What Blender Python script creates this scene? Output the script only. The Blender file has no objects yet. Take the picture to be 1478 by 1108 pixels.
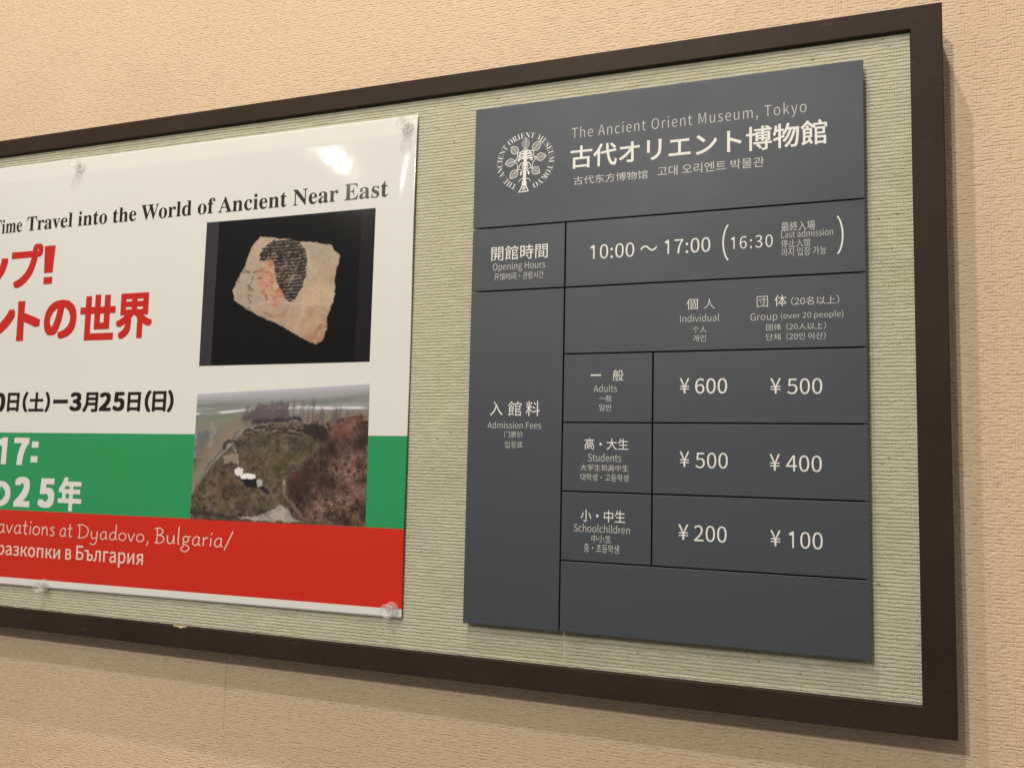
import bpy, bmesh, math, random, os
import numpy as np
from mathutils import Matrix, Vector

scene = bpy.context.scene
COL = scene.collection
ZW = -0.028                               # face of the wall; the board stands proud of it
H0 = 1.9                                   # height of the sign's top edge above the floor

def V(x, y, z):
    """wall coordinates (right, up, out of the wall) in metres -> world"""
    return Vector((x, -z, y + H0))

# ------------------------------------------------------------------ camera
cam_data = bpy.data.cameras.new('camera')
cam = bpy.data.objects.new('camera', cam_data)
COL.objects.link(cam)
cam_data.sensor_width = 36.0
cam_data.lens = 36.0 * 1252.9 / 1478.0
cam_data.clip_start = 0.02
cam_data.clip_end = 100.0
AX = [(0.93692612, 0.02187722, -0.34884213), (0.01018816, 0.99590585, 0.0898206), (0.34937894, -0.08770933, 0.93286732)]
cols = [Vector((a[0], -a[2], a[1])) for a in AX]
pos = V(0.41702621, -0.43450727, 0.99844191)
m = Matrix.Identity(4)
for i in range(3):
    for j in range(3):
        m[j][i] = cols[i][j]
    m[i][3] = pos[i]
cam.matrix_world = m
cam_data.dof.use_dof = True
cam_data.dof.focus_distance = 1.02
cam_data.dof.aperture_fstop = 14.0
scene.camera = cam

# ------------------------------------------------------------------ world: dim warm indoor surroundings, brighter above
world = bpy.data.worlds.new('World')
scene.world = world
world.use_nodes = True
wn = world.node_tree.nodes; wl = world.node_tree.links
bg = wn['Background']
tc = wn.new('ShaderNodeTexCoord'); sp = wn.new('ShaderNodeSeparateXYZ'); cr = wn.new('ShaderNodeValToRGB')
mr = wn.new('ShaderNodeMapRange')
mr.inputs['From Min'].default_value = -1.0; mr.inputs['From Max'].default_value = 1.0
wl.new(tc.outputs['Generated'], sp.inputs[0]); wl.new(sp.outputs['Z'], mr.inputs['Value'])
wl.new(mr.outputs[0], cr.inputs[0]); wl.new(cr.outputs[0], bg.inputs[0])
e = cr.color_ramp.elements
e[0].position = 0.0; e[0].color = (0.16, 0.14, 0.12, 1)
e[1].position = 1.0; e[1].color = (0.85, 0.77, 0.64, 1)
k = e.new(0.42); k.color = (0.24, 0.22, 0.20, 1)
k = e.new(0.66); k.color = (0.66, 0.63, 0.58, 1)
bg.inputs[1].default_value = 0.37

# ------------------------------------------------------------------ ceiling lamps, and one lamp added for the poster's highlight
def lamp(p, power, radius, aim=None, blend=0.6, cone=80, col=(1.0, 0.92, 0.80)):
    ld = bpy.data.lights.new('ceiling_or_added_lamp', 'SPOT')
    ld.energy = power; ld.shadow_soft_size = radius; ld.color = col
    ld.spot_size = math.radians(cone); ld.spot_blend = blend
    lo = bpy.data.objects.new('ceiling_or_added_lamp', ld); COL.objects.link(lo)
    lo.location = p
    d = (aim if aim is not None else V(0, -0.3, 0)) - Vector(p)
    lo.rotation_euler = d.to_track_quat('-Z', 'Y').to_euler()
    return lo
lamp(V(-0.90, 1.80, 5.00), 310, 0.070, V(-0.3, -0.1, 0), 1.0, 70)
lamp(V(-0.10, 2.24, 2.85), 115, 0.045, V(-0.4, 0.1, 0), 1.0, 90)
lamp(V(-0.02, 1.72, 0.97), 58, 0.024, V(-0.2, 0.0, 0), 1.0, 140)
lamp(V(-2.143, 1.154, 3.02), 17, 0.024, V(-0.2, -0.1, 0), 1.0, 90)  # weak extra lamp, added to put the bright spot on the glossy poster

scene.view_settings.view_transform = 'Standard'
scene.view_settings.look = 'None'
scene.view_settings.exposure = 0.30
scene.view_settings.gamma = 1.0

# ------------------------------------------------------------------ helpers
def tag(o, label=None, cat=None, group=None, kind=None):
    if label: o['label'] = label
    if cat: o['category'] = cat
    if group: o['group'] = group
    if kind: o['kind'] = kind
    return o

def empty(name, loc):
    o = bpy.data.objects.new(name, None); COL.objects.link(o)
    o.location = loc; o.empty_display_size = 0.02
    return o

def link(name, me, mats, parent=None, smooth=False):
    o = bpy.data.objects.new(name, me); COL.objects.link(o)
    for mt in (mats if isinstance(mats, (list, tuple)) else [mats]):
        me.materials.append(mt)
    if smooth:
        me.polygons.foreach_set('use_smooth', [True] * len(me.polygons))
    if parent is not None:
        o.parent = parent
        root = parent
        off = Vector((0, 0, 0))
        while root is not None:
            off += root.location; root = root.parent
        o.location = -off                  # meshes are written in world coordinates
    return o

def mesh(name, verts, faces):
    me = bpy.data.meshes.new(name); me.from_pydata([tuple(v) for v in verts], [], faces); me.update()
    return me

def box(x0, x1, y0, y1, z0, z1, bev=0.0, seg=2):
    bm = bmesh.new()
    vs = [bm.verts.new(V(x, y, z)) for z in (z0, z1) for y in (y0, y1) for x in (x0, x1)]
    for f in ((0, 2, 3, 1), (4, 5, 7, 6), (0, 1, 5, 4), (2, 6, 7, 3), (0, 4, 6, 2), (1, 3, 7, 5)):
        bm.faces.new([vs[i] for i in f])
    bmesh.ops.recalc_face_normals(bm, faces=bm.faces)
    if bev:
        bmesh.ops.bevel(bm, geom=list(bm.edges), offset=bev, segments=seg, affect='EDGES', profile=0.5)
    me = bpy.data.meshes.new('box'); bm.to_mesh(me); bm.free()
    return me

# ------------------------------------------------------------------ materials
def lin(r, g, b):
    f = lambda c: (c / 255) / 12.92 if c / 255 <= 0.04045 else ((c / 255 + 0.055) / 1.055) ** 2.4
    return (f(r), f(g), f(b), 1)

class NT:
    def __init__(self, name):
        self.m = bpy.data.materials.new(name); self.m.use_nodes = True
        self.t = self.m.node_tree; self.n = self.t.nodes; self.l = self.t.links
        self.b = self.n['Principled BSDF']
        self.tc = self.n.new('ShaderNodeTexCoord')
        # wall coordinates: x right, y up, z out
        self.sep = self.n.new('ShaderNodeSeparateXYZ'); 
        geo = self.n.new('ShaderNodeNewGeometry')
        self.l.new(geo.outputs['Position'], self.sep.inputs[0])
        self.X = self.sep.outputs['X']; self.Z = self.sep.outputs['Z']
    def s(self, sock, v):
        if hasattr(v, 'is_linked') or hasattr(v, 'links'): self.l.new(v, sock)
        else: sock.default_value = v
    def math(self, op, a, b=None, c=None, clamp=False):
        q = self.n.new('ShaderNodeMath'); q.operation = op; q.use_clamp = clamp
        self.s(q.inputs[0], a)
        if b is not None: self.s(q.inputs[1], b)
        if c is not None: self.s(q.inputs[2], c)
        return q.outputs[0]
    def vec(self, sx, sz, ox=0.0, oz=0.0):
        c = self.n.new('ShaderNodeCombineXYZ')
        self.l.new(self.math('MULTIPLY_ADD', self.X, sx, ox), c.inputs[0])
        self.l.new(self.math('MULTIPLY_ADD', self.Z, sz, oz), c.inputs[1])
        return c.outputs[0]
    def noise(self, v, scale=1.0, detail=2.0, rough=0.5, dist=0.0):
        q = self.n.new('ShaderNodeTexNoise'); q.inputs['Scale'].default_value = scale
        q.inputs['Detail'].default_value = detail; q.inputs['Roughness'].default_value = rough
        q.inputs['Distortion'].default_value = dist
        self.l.new(v, q.inputs['Vector']); return q.outputs[0]
    def ramp(self, fac, pts):
        q = self.n.new('ShaderNodeValToRGB'); self.l.new(fac, q.inputs[0])
        el = q.color_ramp.elements
        el[0].position, el[0].color = pts[0]; el[1].position, el[1].color = pts[-1]
        for p, c in pts[1:-1]:
            x = el.new(p); x.color = c
        return q.outputs[0]
    def mix(self, fac, a, b, mode='MIX'):
        q = self.n.new('ShaderNodeMix'); q.data_type = 'RGBA'; q.blend_type = mode
        self.s(q.inputs[0], fac); self.s(q.inputs[6], a); self.s(q.inputs[7], b)
        return q.outputs[2]
    def bump(self, h, dist, strength=1.0, normal=None):
        q = self.n.new('ShaderNodeBump'); q.inputs['Distance'].default_value = dist
        q.inputs['Strength'].default_value = strength
        self.l.new(h, q.inputs['Height'])
        if normal is not None: self.l.new(normal, q.inputs['Normal'])
        self.l.new(q.outputs[0], self.b.inputs['Normal'])
        return q.outputs[0]
    def base(self, v): self.s(self.b.inputs['Base Color'], v)
    def set(self, **k):
        for a, v in k.items(): self.s(self.b.inputs[a.replace('_', ' ')], v)
        return self

def wallpaper():
    t = NT('embossed wallpaper')
    wx = t.math('MULTIPLY_ADD', t.noise(t.vec(70, 70, 3, 1), 1, 2), 1.3, 0.0)
    wz = t.math('MULTIPLY_ADD', t.noise(t.vec(60, 90, 8, 6), 1, 2), 1.5, 0.0)
    cv = t.n.new('ShaderNodeCombineXYZ')
    t.l.new(t.math('MULTIPLY_ADD', t.X, 185.0, wx), cv.inputs[0]); t.l.new(t.math('MULTIPLY_ADD', t.Z, 330.0, wz), cv.inputs[1])
    vo = t.n.new('ShaderNodeTexVoronoi'); vo.voronoi_dimensions = '2D'; vo.distance = 'CHEBYCHEV'; vo.feature = 'F1'
    vo.inputs['Scale'].default_value = 1.0; vo.inputs['Randomness'].default_value = 0.85
    t.l.new(cv.outputs[0], vo.inputs['Vector'])
    cell = t.math('POWER', vo.outputs['Distance'], 2.2)                                    # small raised pads
    rows = t.math('MULTIPLY_ADD', t.math('SINE', t.math('MULTIPLY_ADD', t.Z, 2 * math.pi / 0.0038, t.math('MULTIPLY', wz, 2.6))), 0.5, 0.5)
    gapm = t.math('MULTIPLY', t.math('SUBTRACT', t.noise(t.vec(95, 210, 3, 7), 1, 1, 0.5), 0.42), 5.0, clamp=True)
    groove = t.math('MULTIPLY', t.math('POWER', rows, 5.0), gapm)
    colsn = t.math('MULTIPLY_ADD', t.math('SINE', t.math('MULTIPLY_ADD', t.X, 2 * math.pi / 0.0034, t.math('MULTIPLY', wx, 2.8))), 0.5, 0.5)
    ribm = t.math('MULTIPLY', t.math('SUBTRACT', t.noise(t.vec(95, 60, 2, 9), 1, 1), 0.44), 5.0, clamp=True)
    ribs = t.math('MULTIPLY', t.math('POWER', colsn, 2.0), ribm)
    lump = t.noise(t.vec(190, 300, 5, 1), 1, 3, 0.6)
    h = t.math('SUBTRACT', t.math('MULTIPLY', lump, 0.55), t.math('MULTIPLY', cell, 1.5))
    h = t.math('SUBTRACT', h, t.math('MULTIPLY', groove, 0.85))
    h = t.math('SUBTRACT', h, t.math('MULTIPLY', ribs, 0.55))
    seam = t.math('LESS_THAN', t.math('ABSOLUTE', t.math('SUBTRACT', t.X, -0.3835)), 0.0005)
    seam = t.math('MULTIPLY', seam, t.math('MULTIPLY', t.math('LESS_THAN', t.Z, 1.19), t.math('GREATER_THAN', t.Z, 1.085)))
    h = t.math('SUBTRACT', h, t.math('MULTIPLY', seam, 0.5))
    big = t.noise(t.vec(3.0, 3.0), 1, 3)
    c = t.ramp(big, [(0.3, (0.77, 0.588, 0.412, 1)), (0.7, (0.84, 0.645, 0.455, 1))])
    fleck = t.noise(t.vec(260, 260, 1, 4), 1, 1)
    dirt = t.math('MULTIPLY', t.math('SUBTRACT', fleck, 0.735), 14.0, clamp=True)
    patch = t.math('MULTIPLY', t.math('SUBTRACT', t.noise(t.vec(14, 14, 8, 2), 1, 1), 0.52), 8.0, clamp=True)
    c = t.mix(t.math('MULTIPLY', t.math('MULTIPLY', dirt, patch), 0.55), c, (0.16, 0.12, 0.09, 1))
    c = t.mix(t.math('MULTIPLY', seam, 0.3), c, (0.25, 0.18, 0.12, 1))
    t.base(c); t.set(Roughness=0.75); t.b.inputs['Specular IOR Level'].default_value = 0.25
    t.bump(h, 0.00066, 1.0)
    return t.m

def fabric():
    t = NT('ribbed green cloth')
    w = t.math('MULTIPLY_ADD', t.noise(t.vec(95, 200), 1, 4, 0.7), 7.5, 0.0)
    w2 = t.math('MULTIPLY', t.noise(t.vec(300, 300, 4, 4), 1, 1), 1.2)
    ribs = t.math('SINE', t.math('ADD', t.math('MULTIPLY_ADD', t.Z, 2 * math.pi / 0.0040, w), w2))
    ribs = t.math('MULTIPLY_ADD', ribs, 0.5, 0.5)
    amp = t.math('MULTIPLY_ADD', t.noise(t.vec(60, 260, 6, 2), 1, 2), 2.0, -0.15, clamp=True)
    r = t.math('MULTIPLY', t.math('POWER', ribs, 2.6), amp)
    warpy = t.math('MULTIPLY_ADD', t.math('SINE', t.math('MULTIPLY_ADD', t.X, 2 * math.pi / 0.0023, t.math('MULTIPLY', t.noise(t.vec(40, 200, 1, 1), 1, 1), 5.0))), 0.5, 0.5)
    fine = t.noise(t.vec(520, 700, 3, 3), 1, 2, 0.6)
    h = t.math('ADD', t.math('MULTIPLY', fine, 0.5), t.math('MULTIPLY', warpy, 0.30))
    h = t.math('SUBTRACT', h, t.math('MULTIPLY', r, 0.85))
    c = t.ramp(t.noise(t.vec(30, 420, 2, 2), 1, 2), [(0.3, (0.58, 0.555, 0.415, 1)), (0.7, (0.70, 0.675, 0.52, 1))])
    c = t.mix(t.math('MULTIPLY', r, 0.30, clamp=True), c, (0.30, 0.27, 0.17, 1))
    c = t.mix(t.math('MULTIPLY', t.math('SUBTRACT', t.noise(t.vec(9, 14, 2, 8), 1, 4, 0.65), 0.5), 1.6, clamp=True), c, (0.42, 0.40, 0.28, 1))
    sp_ = t.math('MULTIPLY', t.math('SUBTRACT', t.noise(t.vec(170, 240, 9, 9), 1, 0), 0.80), 18.0, clamp=True)
    c = t.mix(t.math('MULTIPLY', sp_, 0.6), c, (0.10, 0.08, 0.05, 1))
    t.base(c); t.set(Roughness=0.9); t.b.inputs['Specular IOR Level'].default_value = 0.1
    t.bump(h, 0.00095, 1.0)
    return t.m

def frame_paint():
    t = NT('dark brown painted frame')
    n = t.noise(t.vec(9, 9), 1, 4)
    c = t.ramp(n, [(0.3, (0.032, 0.0198, 0.0135, 1)), (0.7, (0.044, 0.027, 0.019, 1))])
    sc = t.noise(t.vec(40, 160, 2, 5), 1, 3, 0.65)
    dx = t.math('SUBTRACT', t.X, 0.505); dz = t.math('SUBTRACT', t.Z, H0 - 0.02)
    near = t.math('SUBTRACT', 1.0, t.math('MULTIPLY', t.math('SQRT', t.math('ADD', t.math('MULTIPLY', dx, dx), t.math('MULTIPLY', dz, dz))), 8.0), clamp=True)
    sc = t.math('MULTIPLY_ADD', near, 0.05, sc)
    scm = t.math('MULTIPLY', t.math('SUBTRACT', sc, 0.655), 9.0, clamp=True)
    c = t.mix(t.math('MULTIPLY', scm, 0.35), c, (0.16, 0.12, 0.09, 1))
    t.base(c)
    t.set(Roughness=t.math('MULTIPLY_ADD', n, 0.25, 0.42))
    t.b.inputs['Specular IOR Level'].default_value = 0.18
    t.bump(t.noise(t.vec(500, 500), 1, 2), 0.0001, 0.6)
    return t.m

def panel_paint():
    t = NT('grey satin metal paint')
    f = t.noise(t.vec(1400, 1400), 1, 1)
    c = t.ramp(f, [(0.3, (0.062, 0.072, 0.090, 1)), (0.7, (0.075, 0.086, 0.106, 1))])
    dust = t.math('MULTIPLY', t.math('SUBTRACT', t.noise(t.vec(420, 420, 7, 7), 1, 1), 0.79), 12.0, clamp=True)
    c = t.mix(t.math('MULTIPLY', dust, 0.35), c, (0.25, 0.25, 0.25, 1))
    t.base(c)
    t.set(Roughness=t.math('MULTIPLY_ADD', t.noise(t.vec(6, 9, 3, 3), 1, 4, 0.6), 0.22, 0.42), Metallic=0.2)
    t.b.inputs['Specular IOR Level'].default_value = 0.45
    t.bump(f, 0.00004, 0.5)
    return t.m

def plain(name, col, rough=0.5, spec=0.5, metal=0.0):
    t = NT(name); t.base((*col, 1)); t.set(Roughness=rough, Metallic=metal)
    t.b.inputs['Specular IOR Level'].default_value = spec
    return t.m

def paper(name, col, rough=0.065):
    t = NT(name)
    f = t.noise(t.vec(900, 900), 1, 1)
    a = tuple(c * 0.95 for c in col) + (1,); b = tuple(c * 1.04 for c in col) + (1,)
    t.base(t.ramp(f, [(0.3, a), (0.7, b)]))
    t.set(Roughness=rough); t.b.inputs['Specular IOR Level'].default_value = 0.5
    t.bump(t.noise(t.vec(30, 22, 3, 3), 1, 2), 0.0003, 0.5)
    return t.m

def print_mat():
    t = NT('glossy printed photograph')
    a = t.n.new('ShaderNodeAttribute'); a.attribute_name = 'print'
    t.base(a.outputs['Color']); t.set(Roughness=0.14)
    t.bump(t.noise(t.vec(30, 22, 3, 3), 1, 2), 0.0003, 0.5)
    return t.m

def clear_plastic():
    t = NT('clear plastic')
    t.base((0.92, 0.91, 0.88, 1)); t.set(Roughness=0.07, IOR=1.49)
    lw = t.n.new('ShaderNodeLayerWeight'); lw.inputs[0].default_value = 0.35
    tr = t.n.new('ShaderNodeBsdfTransparent'); mx = t.n.new('ShaderNodeMixShader')
    t.l.new(t.math('MULTIPLY_ADD', lw.outputs['Facing'], 0.58, 0.13), mx.inputs[0])
    t.l.new(tr.outputs[0], mx.inputs[1]); t.l.new(t.b.outputs[0], mx.inputs[2])
    t.l.new(mx.outputs[0], t.n['Material Output'].inputs[0])
    return t.m

M_WALL = wallpaper(); M_FAB = fabric(); M_FRAME = frame_paint(); M_PANEL = panel_paint()
M_LET = plain('warm white lettering', (0.93, 0.92, 0.88), 0.5, 0.3)
M_LETS = plain('thin grey-white lettering', (0.66, 0.655, 0.63), 0.5, 0.3)
M_LETG = plain('grey emblem print', (0.30, 0.30, 0.29), 0.5, 0.3)
M_BACK = plain('black backing plate', (0.012, 0.012, 0.012), 0.6, 0.3)
M_PW = paper('white poster paper', (0.86, 0.855, 0.83)); M_PG = paper('green poster print', (0.035, 0.36, 0.13))
M_PR = paper('red poster print', (0.72, 0.034, 0.018))
M_IK = plain('black ink', (0.018, 0.014, 0.010), 0.2); M_IR = plain('red ink', (0.64, 0.025, 0.018), 0.2)
M_IP = plain('pale pink ink', (0.95, 0.76, 0.68), 0.25)
M_PRINT = print_mat(); M_CLEAR = clear_plastic(); M_STEEL = plain('steel', (0.5, 0.5, 0.5), 0.3, 0.5, 1.0)
M_CHIP = plain('bare wood chip', (0.85, 0.66, 0.38), 0.6)

# ------------------------------------------------------------------ wall
wall = link('wall', mesh('wall', [V(-4, -1.9, ZW), V(3, -1.9, ZW), V(3, 2.0, ZW), V(-4, 2.0, ZW)], [(0, 1, 2, 3)]), M_WALL)
tag(wall, 'cream wallpapered wall with a rough embossed weave', None, None, 'structure')

# ------------------------------------------------------------------ notice board
OX0, OX1, OY0, OY1 = -1.46, 0.5251, -0.6956, 0.0522      # frame, outer
IX0, IX1, IY0, IY1 = -1.43, 0.4944, -0.6668, 0.0268      # frame, inner
ZF, ZB = 0.032, 0.026
board = empty('notice_board', V((OX0 + OX1) / 2, OY0, ZW))
tag(board, 'long notice board with a dark brown frame and pale green ribbed cloth', 'notice board')

def rail(side):
    """a mitred length of frame with rounded arrises"""
    r = 0.0012
    # profile: (t, z), t = 0 outer edge, 1 inner edge
    prof = [(0, 0.0, ZW + 0.0005), (0, 0.0, ZF - r), (0, r * 0.3, ZF - r * 0.3), (0, r, ZF), (1, -r, ZF), (1, -r * 0.3, ZF - r * 0.3), (1, 0.0, ZF - r), (1, 0.0, ZW + 0.0005)]
    A = {'top': ((OX0, OY1), (OX1, OY1), (IX0, IY1), (IX1, IY1), (1, -1), (-1, -1)),
         'bottom': ((OX1, OY0), (OX0, OY0), (IX1, IY0), (IX0, IY0), (-1, 1), (1, 1)),
         'right': ((OX1, OY1), (OX1, OY0), (IX1, IY1), (IX1, IY0), (-1, -1), (-1, 1)),
         'left': ((OX0, OY0), (OX0, OY1), (IX0, IY0), (IX0, IY1), (1, 1), (1, -1))}[side]
    vs = []
    for end in (0, 1):
        sx, sy = A[4 + end]
        for inner, d, z in prof:
            bx, by = A[(2 if inner else 0) + end]
            vs.append(V(bx + sx * d, by + sy * d, z))
    n = len(prof)
    fs = [(i, i + 1, n + i + 1, n + i) for i in range(n - 1)] + [tuple(range(n))[::-1], tuple(range(n, 2 * n))]
    me = mesh('rail', vs, fs)
    bm = bmesh.new(); bm.from_mesh(me); bmesh.ops.recalc_face_normals(bm, faces=bm.faces); bm.to_mesh(me); bm.free()
    return me
for s in ('top', 'right', 'bottom', 'left'):
    link('frame_rail', rail(s), M_FRAME, board)
link('fabric_panel', box(IX0 + 0.0002, IX1 - 0.0002, IY0 + 0.0002, IY1 - 0.0002, ZW + 0.001, ZB), M_FAB, board)
chip = []
for px, py in ((-0.4275, -0.6664), (-0.4215, -0.6665), (-0.413, -0.6664), (-0.4045, -0.6664), (-0.4065, -0.6678), (-0.411, -0.6679), (-0.414, -0.6698), (-0.419, -0.6680), (-0.4255, -0.6678)):
    chip.append((px, py))
link('paint_chip', mesh('chip', [V(a, b, ZF + 0.0003) for a, b in chip] + [V(a, b, ZF - 0.0008) for a, b in chip],
     [tuple(range(9))] + [(i, (i + 1) % 9, 9 + (i + 1) % 9, 9 + i) for i in range(9)]), M_CHIP, board)
link('loose_thread', box(0.1201, 0.1207, -0.655, -0.6280, ZB, ZB + 0.0009), plain('pale thread', (0.62, 0.60, 0.42), 0.8), board)

# ------------------------------------------------------------------ lettering
FD = bpy.utils.system_resource('DATAFILES', path='fonts')
F_CJK = bpy.data.fonts.load(os.path.join(FD, 'Noto Sans CJK Regular.woff2'))
F_MATH = bpy.data.fonts.load(os.path.join(FD, 'NotoSansMath-Regular.woff2'))

def serif(s):
    o = ''
    for ch in s:
        if 'A' <= ch <= 'Z': o += chr(0x1D400 + ord(ch) - 65)
        elif 'a' <= ch <= 'z': o += chr(0x1D41A + ord(ch) - 97)
        else: o += ch
    return o

def glyphs(s, font, offset=0.0, res=4, space=1.0):
    c = bpy.data.curves.new('text', 'FONT'); c.body = s; c.font = font
    c.resolution_u = res; c.offset = offset; c.fill_mode = 'FRONT'; c.space_character = space
    o = bpy.data.objects.new('text', c); COL.objects.link(o)
    me = bpy.data.meshes.new_from_object(o.evaluated_get(bpy.context.evaluated_depsgraph_get()))
    v = np.empty(len(me.vertices) * 3); me.vertices.foreach_get('co', v); v = v.reshape(-1, 3)[:, :2].copy()
    f = [tuple(p.vertices) for p in me.polygons]
    bpy.data.meshes.remove(me); bpy.data.objects.remove(o); bpy.data.curves.remove(c)
    return v, f

PAP = {   # a thin calligraphic hand, drawn as pen strokes (x-height 0.46)
 'a': ([[(.36,.40),(.22,.46),(.06,.30),(.05,.08),(.18,0),(.32,.12),(.36,.42)], [(.36,.46),(.35,.1),(.43,.0)]], .47),
 'v': ([[(0,.45),(.08,.22),(.17,0),(.27,.22),(.36,.46)]], .42),
 't': ([[(.14,.70),(.12,.1),(.2,0),(.27,.04)], [(0,.44),(.15,.45),(.3,.47)]], .33),
 'i': ([[(.07,.44),(.05,0)], [(.06,.60),(.12,.70)]], .17),
 'o': ([[(.2,.45),(.05,.34),(.02,.12),(.18,0),(.36,.12),(.37,.34),(.2,.45)]], .45),
 'n': ([[(.04,.46),(.06,.2),(.05,0)], [(.06,.28),(.2,.45),(.32,.36),(.34,0)]], .45),
 's': ([[(.26,.42),(.12,.46),(.05,.34),(.2,.22),(.24,.1),(.14,0),(.0,.04)]], .34),
 'D': ([[(.08,.78),(.09,.4),(.07,0)], [(-.05,.74),(.25,.79),(.56,.58),(.54,.2),(.25,.0),(0,.0)]], .70),
 'y': ([[(.02,.45),(.03,.15),(.13,0),(.30,.10)], [(.36,.46),(.34,.05),(.28,-.26),(.10,-.35),(-.05,-.27)]], .46),
 'd': ([[(.36,.40),(.22,.46),(.06,.30),(.05,.08),(.18,0),(.32,.12),(.37,.40)], [(.39,.92),(.37,.4),(.37,.1),(.44,.0)]], .49),
 ',': ([[(.10,.06),(.12,-.05),(.04,-.2)]], .2),
 'B': ([[(.09,.78),(.10,.4),(.08,0)], [(-.03,.75),(.22,.80),(.38,.64),(.28,.46),(.09,.42)], [(.09,.42),(.36,.38),(.45,.18),(.28,.01),(-.03,.0)]], .55),
 'u': ([[(.03,.45),(.03,.15),(.14,0),(.30,.12),(.35,.40)], [(.36,.46),(.36,.1),(.40,0)]], .48),
 'l': ([[(.07,.93),(.05,.4),(.05,.05),(.11,0)]], .2),
 'g': ([[(.30,.36),(.18,.45),(.05,.34),(.08,.18),(.2,.13),(.31,.22),(.30,.36)], [(.12,.15),(.05,.03),(.28,-.05),(.36,-.2),(.2,-.36),(.0,-.32),(-.02,-.18),(.10,-.06)], [(.28,.40),(.42,.46)]], .44),
 'r': ([[(.04,.46),(.06,.2),(.05,0)], [(.06,.28),(.18,.44),(.29,.42)]], .31),
 '/': ([[(0,-.14),(.2,.36),(.40,.86)]], .42),
 'c': ([[(.32,.38),(.16,.46),(.02,.25),(.12,.02),(.32,.05)]], .37),
 'x': ([[(0,.45),(.18,.2),(.38,0)], [(.34,.46),(.17,.22),(0,0)]], .42),
 'E': ([[(.42,.77),(.06,.77),(.08,.4),(.06,.0),(.44,.0)], [(.07,.42),(.34,.43)]], .5),
}
def smooth_line(pts, n=6):
    p = [np.array(q, float) for q in pts]
    if len(p) == 2: return p
    closed = np.allclose(p[0], p[-1])
    out = []
    for i in range(len(p) - 1):
        a = p[i - 1] if i else (p[-2] if closed else 2 * p[0] - p[1])
        b, c = p[i], p[i + 1]
        d = p[i + 2] if i + 2 < len(p) else (p[1] if closed else 2 * p[-1] - p[-2])
        for k in range(n):
            t = k / n
            out.append(.5 * ((2 * b) + (c - a) * t + (2 * a - 5 * b + 4 * c - d) * t * t + (3 * b - 3 * c + d - a) * t ** 3))
    out.append(p[-1]); return out

def ribbon(pts, w, w_end=None, n=6, caps=True):
    """flat stroke; w = width, tapering to w_end"""
    q = smooth_line(pts, n); m_ = len(q); V2, F = [], []
    for i, a in enumerate(q):
        t = q[min(i + 1, m_ - 1)] - q[max(i - 1, 0)]; L = math.hypot(*t) or 1
        nn = np.array([-t[1], t[0]]) / L
        ww = w if w_end is None else w + (w_end - w) * i / (m_ - 1)
        V2 += [a + nn * ww / 2, a - nn * ww / 2]
    for i in range(m_ - 1): F.append((2 * i, 2 * i + 1, 2 * i + 3, 2 * i + 2))
    return V2, F

def papyrus(s, w=0.052):
    vs, fs, lay = [], [], []; x = 0
    for ch in s:
        strokes, adv = PAP[ch]
        for k, st in enumerate(strokes):
            a, b = ribbon([(x + p[0], p[1]) for p in st], w)
            n0 = len(vs); vs += a; fs += [tuple(i + n0 for i in f) for f in b]; lay += [k] * len(a)
        x += adv + 0.05
    return np.array(vs), fs, np.array(lay)

def one(bold):
    hh = glyphs('0', F_CJK)[0][:, 1].max() * 0.985; w = 0.027 + bold * 0.00034; x = 0.085
    p = [(x, 0), (x + w, 0), (x + w, hh), (x + w * .15, hh), (x - .055, hh - .034), (x - .048, hh - .034 - w * .85), (x, hh - .062)]
    return np.array(p), [(0, 1, 2, 3, 6), (3, 4, 5, 6)]

def numerals(s, bold, off, space=1.0):
    if s == '!' and bold == 0 and not off:
        return np.array([(0, .075), (.062, .075), (.072, .26), (-.006, .26), (.0, .0), (.062, .0), (.062, .048), (.0, .048)]), [(0, 1, 2, 3), (4, 5, 6, 7)]
    if s == ':' and bold == 0 and not off:
        return np.array([(0, 0), (.05, 0), (.05, .055), (0, .055), (.0, .13), (.05, .13), (.05, .185), (0, .185)]), [(0, 1, 2, 3), (4, 5, 6, 7)]
    if s[0] != '1': return glyphs(s, F_CJK, off, 4, space)
    v1, f1 = one(bold)
    if len(s) == 1: return v1, f1
    A_ = glyphs('00', F_CJK)[0][:, 0].max() - glyphs('0', F_CJK)[0][:, 0].max()
    v2, f2 = glyphs(s[1:], F_CJK, off, 4, space)
    A_ *= space
    v2 = v2 + np.array([A_, 0])
    return np.vstack([v1, v2]), f1 + [tuple(i + len(v1) for i in p) for p in f2]

def smear(v, f, r):
    V2, F2, L = [], [], []
    for k, (a, b) in enumerate(((0, 0), (1, 1), (-1, 1), (1, -1), (-1, -1), (1, 0), (-1, 0), (0, 1), (0, -1))):
        n0 = len(v) * k; V2.append(v + np.array([a * r, b * r * 0.8])); F2 += [tuple(i + n0 for i in p) for p in f]; L += [k * 0.22] * len(v)
    return np.vstack(V2), F2, np.array(L)

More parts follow.
